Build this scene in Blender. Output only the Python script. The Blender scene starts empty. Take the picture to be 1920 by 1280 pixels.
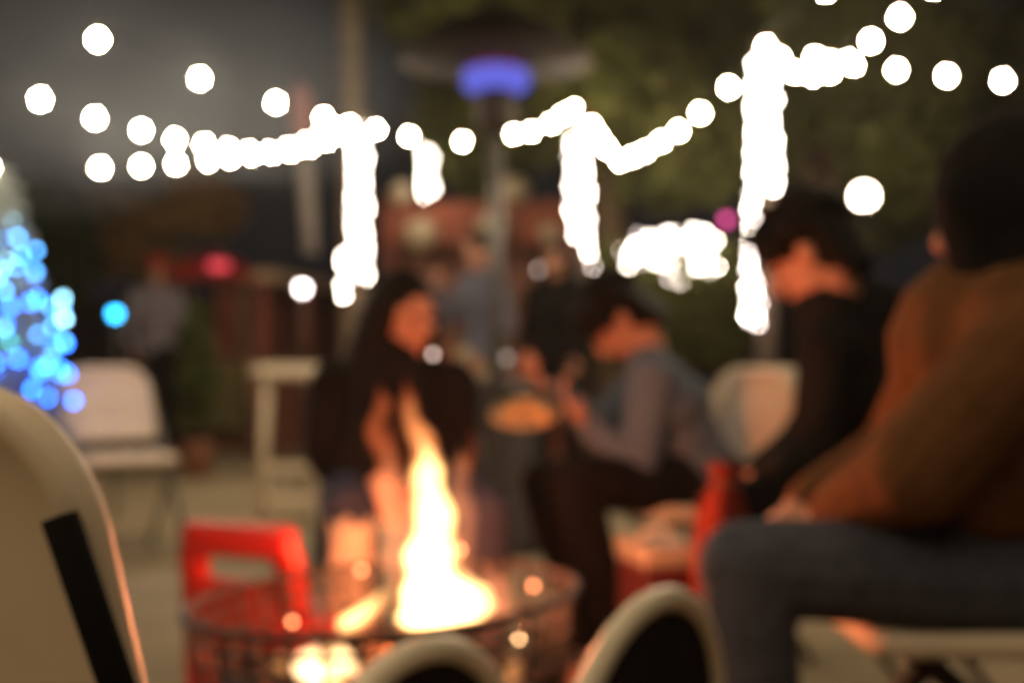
import bpy, bmesh, math, random
import numpy as np
from mathutils import Vector, Matrix
R = math.radians
random.seed(7); rng = np.random.default_rng(7)
S = bpy.context.scene
COL = S.collection

# ---------------------------------------------------------------- camera
CAM_Z, FPX, HZ = 0.85, 2400.0, 680.0
cam = bpy.data.cameras.new('camera'); camo = bpy.data.objects.new('camera', cam); COL.objects.link(camo)
camo.location = (0, 0, CAM_Z); camo.rotation_euler = (R(90), 0, 0)
cam.sensor_width = 36; cam.lens = 45; cam.shift_y = 40/1920
cam.clip_start = 0.05; cam.clip_end = 400
cam.dof.use_dof = True; cam.dof.focus_distance = 0.6; cam.dof.aperture_fstop = 3.9; cam.dof.aperture_blades = 0
S.camera = camo

# ---------------------------------------------------------------- night sky and exposure
W = bpy.data.worlds.new('World'); S.world = W; W.use_nodes = True
nt = W.node_tree; nt.nodes.clear()
wo = nt.nodes.new('ShaderNodeOutputWorld'); bg = nt.nodes.new('ShaderNodeBackground')
tc = nt.nodes.new('ShaderNodeTexCoord'); nz = nt.nodes.new('ShaderNodeTexNoise'); cr = nt.nodes.new('ShaderNodeValToRGB')
nz.inputs['Scale'].default_value = 2.2; nz.inputs['Detail'].default_value = 3
cr.color_ramp.elements[0].position = .35; cr.color_ramp.elements[0].color = (.006, .006, .007, 1)
cr.color_ramp.elements[1].position = .75; cr.color_ramp.elements[1].color = (.017, .016, .017, 1)
nt.links.new(tc.outputs['Generated'], nz.inputs['Vector']); nt.links.new(nz.outputs['Fac'], cr.inputs['Fac'])
nt.links.new(cr.outputs['Color'], bg.inputs['Color']); nt.links.new(bg.outputs[0], wo.inputs['Surface'])
bg.inputs['Strength'].default_value = 1.0
S.view_settings.view_transform = 'Standard'; S.view_settings.look = 'None'
S.view_settings.exposure = 0; S.view_settings.gamma = 1
cy = S.cycles
cy.use_denoising = True; cy.denoiser = 'OPENIMAGEDENOISE'; cy.denoising_prefilter = 'ACCURATE'
cy.max_bounces = 5; cy.diffuse_bounces = 3; cy.glossy_bounces = 2; cy.transmission_bounces = 3
cy.transparent_max_bounces = 16; cy.volume_bounces = 0
cy.sample_clamp_indirect = 4; cy.use_light_tree = True; cy.caustics_reflective = False; cy.caustics_refractive = False
cy.use_adaptive_sampling = False; cy.pixel_filter_type = 'BLACKMAN_HARRIS'; cy.filter_width = 2.6
FIRE_W = 32.0

def P(px, py, d):
    return Vector(((px-960)/FPX*d, d, CAM_Z+(HZ-py)/FPX*d))

# ---------------------------------------------------------------- materials
MATS = {}
def mat(name, col, rough=.7, var=.15, scale=12., bump=0., metal=0., col2=None, spec=.4, sheen=0):
    if name in MATS: return MATS[name]
    m = bpy.data.materials.new(name); m.use_nodes = True; n = m.node_tree.nodes; l = m.node_tree.links
    b = n['Principled BSDF']; b.inputs['Roughness'].default_value = rough; b.inputs['Metallic'].default_value = metal
    if rough >= .85 or 'hair' in name or 'leaf' in name or 'jacket' in name: spec = .08
    b.inputs['Specular IOR Level'].default_value = spec
    t = n.new('ShaderNodeTexCoord'); z = n.new('ShaderNodeTexNoise'); z.inputs['Scale'].default_value = scale; z.inputs['Detail'].default_value = 5
    c = n.new('ShaderNodeValToRGB'); c.color_ramp.elements[0].position = .3; c.color_ramp.elements[1].position = .7
    a2 = col2 or tuple(min(1, v*(1+var)) for v in col)
    a1 = col if col2 else tuple(v*(1-var) for v in col)
    c.color_ramp.elements[0].color = (*a1, 1); c.color_ramp.elements[1].color = (*a2, 1)
    l.new(t.outputs['Object'], z.inputs['Vector']); l.new(z.outputs['Fac'], c.inputs['Fac']); l.new(c.outputs['Color'], b.inputs['Base Color'])
    if bump:
        bu = n.new('ShaderNodeBump'); bu.inputs['Strength'].default_value = bump; bu.inputs['Distance'].default_value = .01
        z2 = n.new('ShaderNodeTexNoise'); z2.inputs['Scale'].default_value = scale*3; l.new(t.outputs['Object'], z2.inputs['Vector'])
        l.new(z2.outputs['Fac'], bu.inputs['Height']); l.new(bu.outputs['Normal'], b.inputs['Normal'])
    MATS[name] = m; return m
def emat(name, col, s):
    if name in MATS: return MATS[name]
    m = bpy.data.materials.new(name); m.use_nodes = True; n = m.node_tree.nodes; l = m.node_tree.links
    n.remove(n['Principled BSDF']); e = n.new('ShaderNodeEmission'); e.inputs['Color'].default_value = (*col, 1); e.inputs['Strength'].default_value = s
    l.new(e.outputs[0], n['Material Output'].inputs['Surface']); MATS[name] = m; return m
def vmat(name, col, s):
    if name in MATS: return MATS[name]
    m = bpy.data.materials.new(name); m.use_nodes = True; n = m.node_tree.nodes; l = m.node_tree.links
    n.remove(n['Principled BSDF']); e = n.new('ShaderNodeEmission'); e.inputs['Color'].default_value = (*col, 1); e.inputs['Strength'].default_value = s
    l.new(e.outputs[0], n['Material Output'].inputs['Volume']); MATS[name] = m; return m
def brickmat(name, c1, c2, mortar, scale):
    m = bpy.data.materials.new(name); m.use_nodes = True; n = m.node_tree.nodes; l = m.node_tree.links
    b = n['Principled BSDF']; b.inputs['Roughness'].default_value = .85
    t = n.new('ShaderNodeTexCoord'); mp = n.new('ShaderNodeMapping'); mp.inputs['Rotation'].default_value = (R(90), 0, 0)
    k = n.new('ShaderNodeTexBrick'); k.inputs['Color1'].default_value = (*c1, 1); k.inputs['Color2'].default_value = (*c2, 1); k.inputs['Mortar'].default_value = (*mortar, 1)
    k.inputs['Scale'].default_value = scale
    l.new(t.outputs['Object'], mp.inputs['Vector']); l.new(mp.outputs[0], k.inputs['Vector']); l.new(k.outputs['Color'], b.inputs['Base Color'])
    MATS[name] = m; return m

M_conc = mat('concrete', (.34, .27, .175), .9, .25, 1.3, .3)
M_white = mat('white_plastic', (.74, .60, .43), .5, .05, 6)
M_tube = mat('dark_tube', (.005, .0045, .004), .9, .2, 10)
M_grey_tube = mat('grey_tube', (.16, .15, .13), .35, .1, 10)
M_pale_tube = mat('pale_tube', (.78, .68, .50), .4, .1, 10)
M_black = mat('black_fabric', (.012, .012, .014), .9, .3, 20, .4)
M_steel = mat('brushed_steel', (.20, .19, .18), .45, .08, 20, 0, .6)
M_iron = mat('blackened_iron', (.045, .036, .030), .55, .4, 25, .5, .5)
M_red = mat('red_plastic', (.42, .02, .015), .35, .1, 8)
M_wood = mat('weathered_wood', (.22, .13, .075), .8, .3, 9, .4)
M_darkwood = mat('dark_wood', (.07, .045, .03), .8, .3, 7, .4)
M_redwood = mat('red_painted_wood', (.34, .10, .06), .8, .35, 5, .4)
M_bark = mat('bark', (.16, .115, .075), .95, .35, 14, 1)
M_skin = mat('skin', (.50, .235, .15), .55, .06, 9)
M_hair = mat('black_hair', (.008, .006, .005), .7, .4, 30, .6)
M_eye = mat('dark_eye', (.02, .012, .01), .2, .1, 9)
M_cable = mat('black_cable', (.006, .006, .006), .95, .1, 9)

# ---------------------------------------------------------------- mesh helpers
def tag(o, label=None, cat=None, group=None, kind=None):
    if label: o['label'] = label
    if cat: o['category'] = cat
    if group: o['group'] = group
    if kind: o['kind'] = kind
    return o
def thing(name, label, cat, loc=(0,0,0), rz=0, group=None):
    o = bpy.data.objects.new(name, None); COL.objects.link(o); o.location = loc; o.rotation_euler = (0,0,rz); o.empty_display_size = .1
    return tag(o, label, cat, group)
def obj(name, bm, m, parent=None, smooth=True, bevel=0):
    me = bpy.data.meshes.new(name)
    if isinstance(bm, bmesh.types.BMesh):
        bmesh.ops.recalc_face_normals(bm, faces=bm.faces); bm.to_mesh(me); bm.free()
    else: me = bm
    o = bpy.data.objects.new(name, me); COL.objects.link(o)
    for x in (m if isinstance(m, (list, tuple)) else [m]): me.materials.append(x)
    if smooth: me.polygons.foreach_set('use_smooth', [True]*len(me.polygons))
    if bevel:
        b = o.modifiers.new('bevel', 'BEVEL'); b.width = bevel; b.segments = 3; b.limit_method = 'ANGLE'
    if parent is not None: o.parent = parent
    return o
def dup_tree(o, parent=None):
    c = o.copy(); COL.objects.link(c)
    if parent is not None: c.parent = parent
    for ch in [x for x in bpy.data.objects if x.parent == o]: dup_tree(ch, c)
    return c
def box(bm, c, s, rot=None):
    mtx = Matrix.Translation(Vector(c)) @ (rot.to_4x4() if rot is not None else Matrix()) @ Matrix.Diagonal((s[0], s[1], s[2], 1))
    bmesh.ops.create_cube(bm, size=1, matrix=mtx); return bm
def frame_of(d):
    d = Vector(d).normalized(); a = Vector((0,0,1)) if abs(d.z) < .9 else Vector((0,1,0))
    x = a.cross(d).normalized(); y = d.cross(x); return x, y, d
def tube(bm, pts, rad, seg=8, closed=False, caps=True):
    pts = [Vector(p) for p in pts]; n = len(pts)
    rad = rad if isinstance(rad, (list, tuple)) else [rad]*n
    rings = []; px = None
    for i, p in enumerate(pts):
        if closed: d = pts[(i+1) % n]-pts[i-1]
        else: d = pts[min(i+1, n-1)]-pts[max(i-1, 0)]
        d.normalize()
        if px is None: x, y, _ = frame_of(d)
        else:
            x = px-d*px.dot(d)
            if x.length < 1e-6: x, _, _ = frame_of(d)
            x.normalize(); y = d.cross(x)
        px = x
        rings.append([bm.verts.new(p+(x*math.cos(2*math.pi*k/seg)+y*math.sin(2*math.pi*k/seg))*rad[i]) for k in range(seg)])
    m = n if closed else n-1
    for i in range(m):
        a, b = rings[i], rings[(i+1) % n]
        for k in range(seg):
            bm.faces.new((a[k], a[(k+1)%seg], b[(k+1)%seg], b[k]))
    if caps and not closed:
        bm.faces.new(rings[0][::-1]); bm.faces.new(rings[-1])
    return bm
def lathe(bm, prof, seg=32, c=(0,0,0), sx=1, sy=1, closed_ends=True):
    c = Vector(c); rings = []
    for r, z in prof:
        rings.append([bm.verts.new(c+Vector((r*sx*math.cos(2*math.pi*k/seg), r*sy*math.sin(2*math.pi*k/seg), z))) for k in range(seg)])
    for a, b in zip(rings, rings[1:]):
        for k in range(seg): bm.faces.new((a[k], a[(k+1)%seg], b[(k+1)%seg], b[k]))
    if closed_ends: bm.faces.new(rings[0][::-1]); bm.faces.new(rings[-1])
    return bm
def ell(bm, c, r, rot=None, u=14, v=10):
    mtx = Matrix.Translation(Vector(c)) @ (rot.to_4x4() if rot is not None else Matrix()) @ Matrix.Diagonal((r[0], r[1], r[2], 1))
    bmesh.ops.create_uvsphere(bm, u_segments=u, v_segments=v, radius=1, matrix=mtx); return bm
def cap(bm, a, b, ra, rb):
    a = Vector(a); b = Vector(b); x, y, d = frame_of(b-a)
    rings = []; seg = 12
    pr = [(math.cos(t)*ra, -math.sin(t)*ra, 0) for t in (1.35, .9, .45, 0)] + [(math.cos(t)*rb, math.sin(t)*rb, 1) for t in (0, .45, .9, 1.35)]
    for r, h, e in pr:
        o = (b if e else a)+d*h
        rings.append([bm.verts.new(o+(x*math.cos(2*math.pi*k/seg)+y*math.sin(2*math.pi*k/seg))*r) for k in range(seg)])
    for p, q in zip(rings, rings[1:]):
        for k in range(seg): bm.faces.new((p[k], p[(k+1)%seg], q[(k+1)%seg], q[k]))
    bm.faces.new(rings[0][::-1]); bm.faces.new(rings[-1]); return bm
def fuse(bm, voxel, smooth=2):
    bmesh.ops.recalc_face_normals(bm, faces=bm.faces)
    me = bpy.data.meshes.new('tmp'); bm.to_mesh(me); bm.free()
    o = bpy.data.objects.new('tmp', me); COL.objects.link(o)
    m = o.modifiers.new('r', 'REMESH'); m.mode = 'VOXEL'; m.voxel_size = voxel; m.use_smooth_shade = True
    s = o.modifiers.new('s', 'SMOOTH'); s.iterations = smooth; s.factor = .5
    dg = bpy.context.evaluated_depsgraph_get(); dg.update()
    r = bpy.data.meshes.new_from_object(o.evaluated_get(dg)); r.materials.clear()
    bpy.data.objects.remove(o); bpy.data.meshes.remove(me); return r
def panel(bm, w, h, t, r, taper=1.0, curve=0., seg=8):
    """rounded upright panel in XZ, thickness in Y, bowed by curve, narrower at the top by taper"""
    pts = []
    for cx, cz, a0 in ((w/2-r, h-r, 0), (-w/2+r, h-r, 90), (-w/2+.03, .03, 180), (w/2-.03, .03, 270)):
        rr = r if cz > .1 else .03
        for k in range(seg+1):
            a = R(a0+90*k/seg); pts.append((cx+rr*math.cos(a), cz+rr*math.sin(a)))
    out = []
    for x, z in pts:
        x *= 1-(1-taper)*z/h; out.append((x, z))
    # fill with concentric rings so that the bow is smooth
    cx0 = (0, h/2); L = [1, .975, .88, .84, .5, .2]
    sides = []
    for s in (1, -1):
        rings = []
        for f in L:
            th = t/2*(1 if f < .98 else .45)
            th -= .008 if f < .85 else 0
            rings.append([bm.verts.new((x*f, s*th+curve*(x*f)**2, cx0[1]+(z-cx0[1])*f)) for x, z in out])
        for a, b in zip(rings, rings[1:]):
            for k in range(len(a)): bm.faces.new((a[k], a[(k+1)%len(a)], b[(k+1)%len(a)], b[k]))
        bm.faces.new(rings[-1]); sides.append(rings[0])
    a, b = sides
    for k in range(len(a)): bm.faces.new((a[k], a[(k+1)%len(a)], b[(k+1)%len(a)], b[k]))
    return bm
def leaves(n, centers, radii, size, flat=.8, shell=.55):
    """many small leaf faces spread through clumps"""
    c = np.array(centers, float); r = np.array(radii, float)
    idx = rng.choice(len(c), n, p=(r.reshape(len(c), -1)[:, 0]**2)/np.sum(r.reshape(len(c), -1)[:, 0]**2))
    d = rng.normal(size=(n, 3)); d /= np.linalg.norm(d, axis=1, keepdims=True)
    rad = (shell+(1-shell)*rng.random(n)**.7)[:, None]
    rr = r[idx] if r.ndim == 2 else r[idx][:, None]*np.array([1, 1, flat])
    p = c[idx]+d*rad*rr
    u = rng.normal(size=(n, 3)); u /= np.linalg.norm(u, axis=1, keepdims=True)
    v = np.cross(u, rng.normal(size=(n, 3))); v /= np.linalg.norm(v, axis=1, keepdims=True)
    s = size*(.5+rng.random(n))[:, None]
    q = np.stack([p-u*s, p-v*s*.45, p+u*s, p+v*s*.45], 1).reshape(-1, 3)
    me = bpy.data.meshes.new('leaves')
    me.from_pydata(q.tolist(), [], [(4*i, 4*i+1, 4*i+2, 4*i+3) for i in range(n)]); return me

# ---------------------------------------------------------------- ground
bm = bmesh.new(); bmesh.ops.create_grid(bm, x_segments=2, y_segments=2, size=150)
tag(obj('ground', bm, M_conc, smooth=False), kind='structure')

# ---------------------------------------------------------------- trees
M_leaf = mat('olive_leaf', (.050, .058, .016), .7, .35, 1.5, col2=(.115, .118, .036))
M_leaf_dk = mat('dark_leaf', (.035, .05, .018), .6, .35, 1.5)
M_leaf_br = mat('brown_leaf', (.34, .19, .07), .7, .35, 1.5)
def tree(name, label, base, h, trunk_r, clumps, n, size, lm, cat='tree', group='trees around the party'):
    t = thing(name, label, cat, base, 0, group)
    bm = bmesh.new(); top = Vector((0, 0, h*.55))
    tube(bm, [(0,0,0), (.05,.03,h*.2), (-.03,.05,h*.4), top], [trunk_r*1.3, trunk_r, trunk_r*.9, trunk_r*.7], 10)
    for c, r in clumps:
        e = Vector(c); mid = top.lerp(e, .5)+Vector((0,0,-.1*h*.2))
        tube(bm, [top*random.uniform(.75, 1), mid, e], [trunk_r*.5, trunk_r*.3, trunk_r*.1], 6)
    obj('trunk', bm, M_bark, t)
    obj('crown', leaves(n, [c for c, r in clumps], [r for c, r in clumps], size), lm, t, smooth=False)
    return t
def blob_clumps(cx, cz, rx, rz, ry, n, rs):
    out = []
    for _ in range(n):
        a = random.uniform(0, 2*math.pi); q = random.random()**.5
        out.append(((cx+rx*q*math.cos(a), random.uniform(-ry, ry), cz+rz*q*math.sin(a)), random.uniform(*rs)))
    return out
tree('broadleaf_tree', 'tall olive green tree spreading behind the patio heater', (.9, 11.2, 0), 5.6, .17, blob_clumps(0, 3.75, 1.9, 1.25, 1.0, 26, (.4, .75)), 16000, .07, M_leaf)
tree('broadleaf_tree', 'olive green tree lit between the light posts and right string', (2.3, 9.3, 0), 5, .15, blob_clumps(-.1, 3.05, 1.5, 1.0, .9, 22, (.35, .65)), 14000, .06, M_leaf)
tree('broadleaf_tree', 'dark tree at the top right corner behind the hooded person', (6.0, 11, 0), 6.5, .17, blob_clumps(0, 4.0, 1.6, 1.6, 1.2, 16, (.45, .8)), 8000, .08, M_leaf_dk)
tree('autumn_tree', 'low brown leaved tree behind the person in grey shirt', (-4.0, 14.3, 0), 3, .1, blob_clumps(0, 2.35, .75, .5, .5, 12, (.25, .45)), 5000, .06, M_leaf_br)
tree('broadleaf_tree', 'dark green tree just right of the blue lit conifer', (-5.0, 13.4, 0), 3.2, .1, blob_clumps(0, 2.0, .55, .7, .5, 12, (.25, .45)), 5000, .06, M_leaf_dk)
# palm
t = thing('palm_tree', 'tall slim palm trunk rising behind the left light post', 'palm', P(655, 680, 10.5)*1, 0); t.location.z = 0
bm = bmesh.new(); pts = []; rr = []
for k in range(60):
    z = k*.1; pts.append((.03*math.sin(z*.8), 0, z)); rr.append(.105+.012*(k % 2)-.004*z)
tube(bm, pts, rr, 12); obj('trunk', bm, mat('palm_bark', (.16, .12, .08), .9, .25, 9, .8), t)
bm = bmesh.new()
for k in range(16):
    a = k*2.4; el = random.uniform(-.1, .9)
    prev = None
    for j in range(12):
        u = j/11; r_ = 1.9*u; z = 5.9+1.2*math.sin(el)*u*1.2-1.4*u*u
        c = Vector((math.cos(a)*r_, math.sin(a)*r_, z)); sd = Vector((-math.sin(a), math.cos(a), 0))*(.32*math.sin(math.pi*min(1, u*.9+.12)))
        if prev:
            p, s = prev
            for sg in (1, -1):
                vs = [bm.verts.new(v) for v in (p, p.lerp(c, .7), c+sd*sg+Vector((0,0,-.15)), p+s*sg*.9+(c-p)*.4+Vector((0,0,-.15)))]
                bm.faces.new(vs)
        prev = (c, sd)
obj('fronds', bm, M_leaf_dk, t, smooth=False)

# conifer with blue lights at left
TX = P(-25, 680, 5.2); TX.z = 0
t = thing('conifer', 'conical evergreen at the left edge hung with blue lights', 'christmas tree', TX)
bm = bmesh.new(); tube(bm, [(0,0,0), (0,0,1), (0,0,1.75)], [.05, .035, .01], 10); obj('trunk', bm, M_bark, t)
cs, rs = [], []
for k in range(150):
    z = .12+1.55*random.random()**1.2; rmax = .46*(1-z/1.82)+.02; a = random.uniform(0, 6.28)
    cs.append((rmax*.72*math.cos(a), rmax*.72*math.sin(a), z-.03)); rs.append(.07+rmax*.18)
obj('crown', leaves(9000, cs, rs, .028, .6, .1), mat('needles', (.28, .34, .36), .7, .4, 3), t, smooth=False)

# ---------------------------------------------------------------- bulbs and strings
E_warm = emat('warm_bulb', (1, .78, .50), 430)
E_fairy = emat('fairy_white', (1, .85, .70), 78)
E_fairy_mid = emat('fairy_mid', (1, .82, .74), 20)
E_dim = emat('dim_bulb', (.85, .95, .62), 22)
E_blue = emat('blue_bulb', (.10, .42, 1), 19)
E_ice = emat('ice_bulb', (.35, .78, 1), 21)
E_teal = emat('teal_bulb', (.05, .60, .55), 26)
E_deep = emat('deep_blue_bulb', (.02, .16, 1), 36)
def bulb_mesh(r, m, sub=2, capm=M_cable):
    me = bpy.data.meshes.new('bulb'); bm = bmesh.new()
    bmesh.ops.create_icosphere(bm, subdivisions=sub, radius=r)
    for v in bm.verts:
        if v.co.z > 0: v.co.z *= 1.25; v.co.x *= (1-.25*v.co.z/r/1.25); v.co.y *= (1-.25*v.co.z/r/1.25)
    nf = len(bm.faces)
    lathe(bm, [(r*.5, r*1.05), (r*.55, r*1.2), (r*.5, r*2.1), (r*.2, r*2.3)], 8)
    bm.faces.ensure_lookup_table()
    for f in bm.faces[nf:]: f.material_index = 1
    for f in bm.faces: f.smooth = True
    bm.to_mesh(me); bm.free(); me.materials.append(m); me.materials.append(capm); return me
BM = {'warm': bulb_mesh(.0165, E_warm), 'dimf': bulb_mesh(.020, E_dim), 'fairy': bulb_mesh(.0105, E_fairy, 2), 'mid': bulb_mesh(.0105, E_fairy_mid, 2),
      'blue': bulb_mesh(.011, E_blue), 'ice': bulb_mesh(.012, E_ice), 'teal': bulb_mesh(.011, E_teal), 'deep': bulb_mesh(.011, E_deep)}
def string(label, pts, kinds='warm', group='festoon strings of round warm bulbs', cable_r=.0025, ends=None, cat='string lights', drop=.045, name='string_lights'):
    pts = [Vector(p) for p in pts]; root = pts[0].copy()
    t = thing(name, label, cat, root, 0, group)
    bm = bmesh.new(); line = []
    full = ([Vector(ends[0])] if ends and ends[0] is not None else [])+pts+([Vector(ends[1])] if ends and ends[1] is not None else [])
    for p in full: line.append(p-root+Vector((0,0,drop)))
    if len(line) > 1: tube(bm, line, cable_r, 6); obj('cable', bm, M_cable, t)
    for i, p in enumerate(pts):
        k = kinds[i % len(kinds)] if isinstance(kinds, (list, tuple)) else kinds
        o = bpy.data.objects.new('bulb', BM[k]); COL.objects.link(o); o.parent = t; o.location = p-root
        o.rotation_euler = (random.uniform(-.1, .1), random.uniform(-.1, .1), 0)
    return t
PL = lambda L: [P(*q) for q in L]
string('bulb string from the top left corner down to the left light post, uppermost there, with added unseen bulbs overhead', [Vector((-.75-.055*k, -.6+.36*k, 2.25-.016*k*(10-k)*.6)) for k in range(11)]+PL([(183,75,4.2),(375,148,5.2),(517,193,6.3),(607,221,7.4),(655,236,8.4)]), ends=(Vector((-.7, -1.4, 2.4)), P(680,225,9)))  # first bulbs are added out of view to light the near chair
string('bulb string at the left sagging just under the uppermost one, with added unseen bulbs overhead', [Vector((-1.55-.05*k, -.5+.38*k, 2.1-.016*k*(10-k)*.6)) for k in range(11)]+PL([(-60,145,4.0),(75,187,4.5),(178,222,5.1),(265,245,5.7),(328,262,6.3),(383,271,6.9),(428,280,7.4),(468,285,7.8),(505,285,8.1),(540,278,8.4),(572,268,8.6),(603,252,8.8),(632,240,8.9)]), ends=(Vector((-1.5, -1.4, 2.3)), P(678,225,9)))  # leading run of bulbs added overhead, unseen, as light on the near chair
string('lowest of the bulb strings at the left, nearly level above the conifer', PL([(-22,313,4.8),(188,315,5.6),(265,312,6.1),(330,308,6.6),(390,301,7.1),(432,296,7.5),(472,291,7.9),(510,288,8.2),(546,284,8.4),(580,276,8.6),(612,264,8.8),(640,252,8.9)]), ends=(P(-120,312,4.3), P(678,232,9)))
string('bulb string crossing behind the patio heater between two light posts', PL([(705,243,9.1),(767,256,9.4),(867,266,9.4),(963,252,9.3),(996,247,9.2),(1033,232,9.0),(1056,216,8.9),(1076,205,8.8)]), ends=(P(678,232,9), P(1100,205,8.6)))
string('sagging bulb string between the middle post and tallest right post', PL([(1110,236,8.5),(1124,258,8.3),(1140,280,8.1),(1163,302,7.8),(1186,294,7.5),(1210,284,7.2),(1240,266,6.9),(1272,246,6.5),(1313,213,6.1),(1366,165,5.8)]), ends=(P(1098,215,8.6), P(1432,85,5.5)))
string('bulb string rising steeply toward the top right from tallest post, with added unseen bulbs overhead', PL([(1436,88,5.45),(1462,110,5.6),(1490,137,5.7),(1524,142,5.6),(1556,136,5.4),(1592,116,5.1),(1633,78,4.7),(1687,33,4.2),(1752,-24,3.8)])+[Vector((1.25-.1*k, 3.3-.5*k, 2.05+.03*k)) for k in range(11)], ends=(P(1432,85,5.5), Vector((.15, -2.2, 2.5))))  # trailing bulbs past the frame added as unseen light for the foreground
string('nearly level bulb string running off the right edge above the lamp', PL([(1528,108,6.6),(1556,116,6.4),(1600,122,6.1),(1681,132,5.6),(1775,143,5.2),(1880,152,4.8),(1995,158,4.5)]), ends=(P(1432,90,5.5), P(2080,160,4.2)))
string('short bulb string leaving the top edge above the tallest post', PL([(1548,-18,4.2)]), ends=(P(1436,88,5.45), P(1640,-100,3.6)))
string('faint greenish bulbs on a far string past the heater', PL([(790,218,14),(935,262,14.5),(1085,190,13.5),(1453,48,12)]), kinds='dimf', ends=(P(660,180,14), P(1600,-20,12)))

# posts carrying strings
def post(label, px, py, d):
    b = P(px, 680, d); b.z = 0; top = P(px, py, d).z
    t = thing('wooden_post', label, 'post', b, 0, 'timber posts carrying the light strings')
    bm = bmesh.new(); box(bm, (0, 0, top/2), (.075, .075, top)); obj('shaft', bm, M_darkwood, t, False, .006)
    bm = bmesh.new(); lathe(bm, [(.0, top+.03), (.06, top+.002), (.06, top-.02)][::-1], 4); obj('post_cap', bm, M_darkwood, t, False)
    bm = bmesh.new(); tube(bm, [(0, -.03, top-.06), (0, -.07, top-.06), (0, -.09, top-.03), (0, -.07, top-.01)], .006, 6); obj('hook', bm, M_steel, t)
post('timber post behind the left hanging column of lights', 676, 222, 9.08)
post('timber post behind the middle hanging column of lights', 1092, 205, 8.7)
post('tallest looking timber post behind the right column of lights', 1436, 80, 5.62)
def column(label, segs, kinds=('fairy', 'fairy', 'mid'), step=13, jit=5, d=8):
    pts = []
    for (x0, y0, x1, y1) in segs:
        n = max(2, int(abs(y1-y0)/step))
        for k in range(n):
            u = k/(n-1)
            cxm = sum(q[0]+q[2] for q in segs)/len(segs)/2; pts.append(P(cxm*.14+.86*(x0+(x1-x0)*u)+random.uniform(-jit, jit), y0+(y1-y0)*u+random.uniform(-2, 2), d+random.uniform(-.05, .02)))
    return string(label, pts, kinds, 'small white lights hung in columns on the posts', .002, drop=.018)
column('left column of small white lights hanging down its post', [(664,240,662,520),(688,520,686,240),(645,478,640,555),(655,520,646,552)], d=8.95)
column('short column of small white lights hung behind the heater', [(795,280,793,352),(811,352,808,285),(800,366,806,360)], ('fairy',)*9+('mid',), d=11, step=10)
column('middle column of small white lights on its post', [(1068,262,1070,440),(1096,240,1103,452),(1082,300,1088,440),(1104,452,1112,498)], d=8.5)
column('right column of small white lights, the widest and brightest', [(1412,118,1410,350),(1432,350,1436,100),(1452,110,1455,352),(1404,362,1408,425)], d=5.5, step=12)
column('narrow strand of white lights below the right column', [(1414,425,1408,490),(1402,500,1410,450),(1404,505,1408,600),(1424,590,1412,515),(1398,592,1420,606)], ('fairy','mid','fairy','mid','mid'), d=5.5, step=13)

# lit bush
B = P(1250, 680, 9); B.z = 0
t = thing('shrub', 'rounded shrub covered with a dense mass of white lights', 'shrub', B)
bm = bmesh.new()
for k in range(7):
    a = k*.9; tube(bm, [(0,0,0), (.15*math.cos(a), .15*math.sin(a), .7), (.3*math.cos(a), .2*math.sin(a), 1.5)], [.025, .018, .008], 6)
obj('stems', bm, M_bark, t)
obj('foliage', leaves(7000, [(x*.13, y*.12, 1.0+.18*z) for x in range(-3, 4) for y in (-1, 1) for z in range(0, 4)]+[(0,0,.6)], [.2]*57, .04), M_leaf, t, smooth=False)
pts = []
while len(pts) < 62:
    x, y = random.uniform(1172, 1330), random.uniform(436, 515)
    if ((x-1252)/88)**2+((y-472)/46)**2 < 1 and not (1255 < x < 1290 and 462 < y < 500) and not (x < 1230 and y > 495): pts.append(P(x, y, 8.75+random.uniform(-.03, .03)))
for q in [(1322,436),(1330,508),(1345,500),(1342,452),(1178,498),(1275,528),(1300,432),(1256,522),(1165,470)]: pts.append(P(*q, 8.75))
pts.sort(key=lambda v: (round(v.z*6), v.x))
string('tangle of small white lights over the rounded shrub', pts, ('fairy', 'mid', 'fairy', 'mid', 'fairy'), 'small white lights draped on plants', .002, drop=.018)

# blue lights on conifer
bl = [((22,418),'ice'),((8,452),'blue'),((34,446),'blue'),((12,488),'ice'),((-6,520),'blue'),((30,500),'blue'),((57,525),'ice'),((8,545),'blue'),((20,575),'deep'),((70,560),'deep'),
      ((118,560),'ice'),((116,580),'blue'),((120,598),'ice'),((96,575),'blue'),((100,612),'blue'),((70,610),'deep'),((10,610),'deep'),((45,655),'teal'),((85,640),'blue'),((104,650),'deep'),((20,640),'teal'),((95,672),'blue'),((72,690),'deep'),((112,700),'deep'),((90,745),'deep'),((60,730),'deep'),((-10,470),'ice'),((40,480),'blue'),((30,770),'deep'),((120,640),'blue'),((-30,560),'blue'),((-40,620),'blue')]
for _ in range(34):
    yy = random.uniform(395, 790); xm = 60+(yy-395)*.30
    bl.append(((random.uniform(-60, xm), yy), random.choice(('blue','blue','deep','blue','ice')) if yy < 640 else 'deep'))
pts = []; ks = []
for (x, y), k in sorted(bl, key=lambda q: (q[0][1]//40, q[0][0])):
    p = P(x, y, 5.0); z = p.z; rm = max(.03, .46*(1-z/1.82)); dx = p.x-TX.x
    p = P(x, y, TX.y-math.sqrt(max(0, rm*rm-dx*dx))+random.choice((-.03, -.02, .05, .09))); pts.append(p); ks.append(k)
string('string of blue and icy lights wound round the left conifer', pts, ks, 'coloured lights on the conifer', .002, drop=.018)

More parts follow.
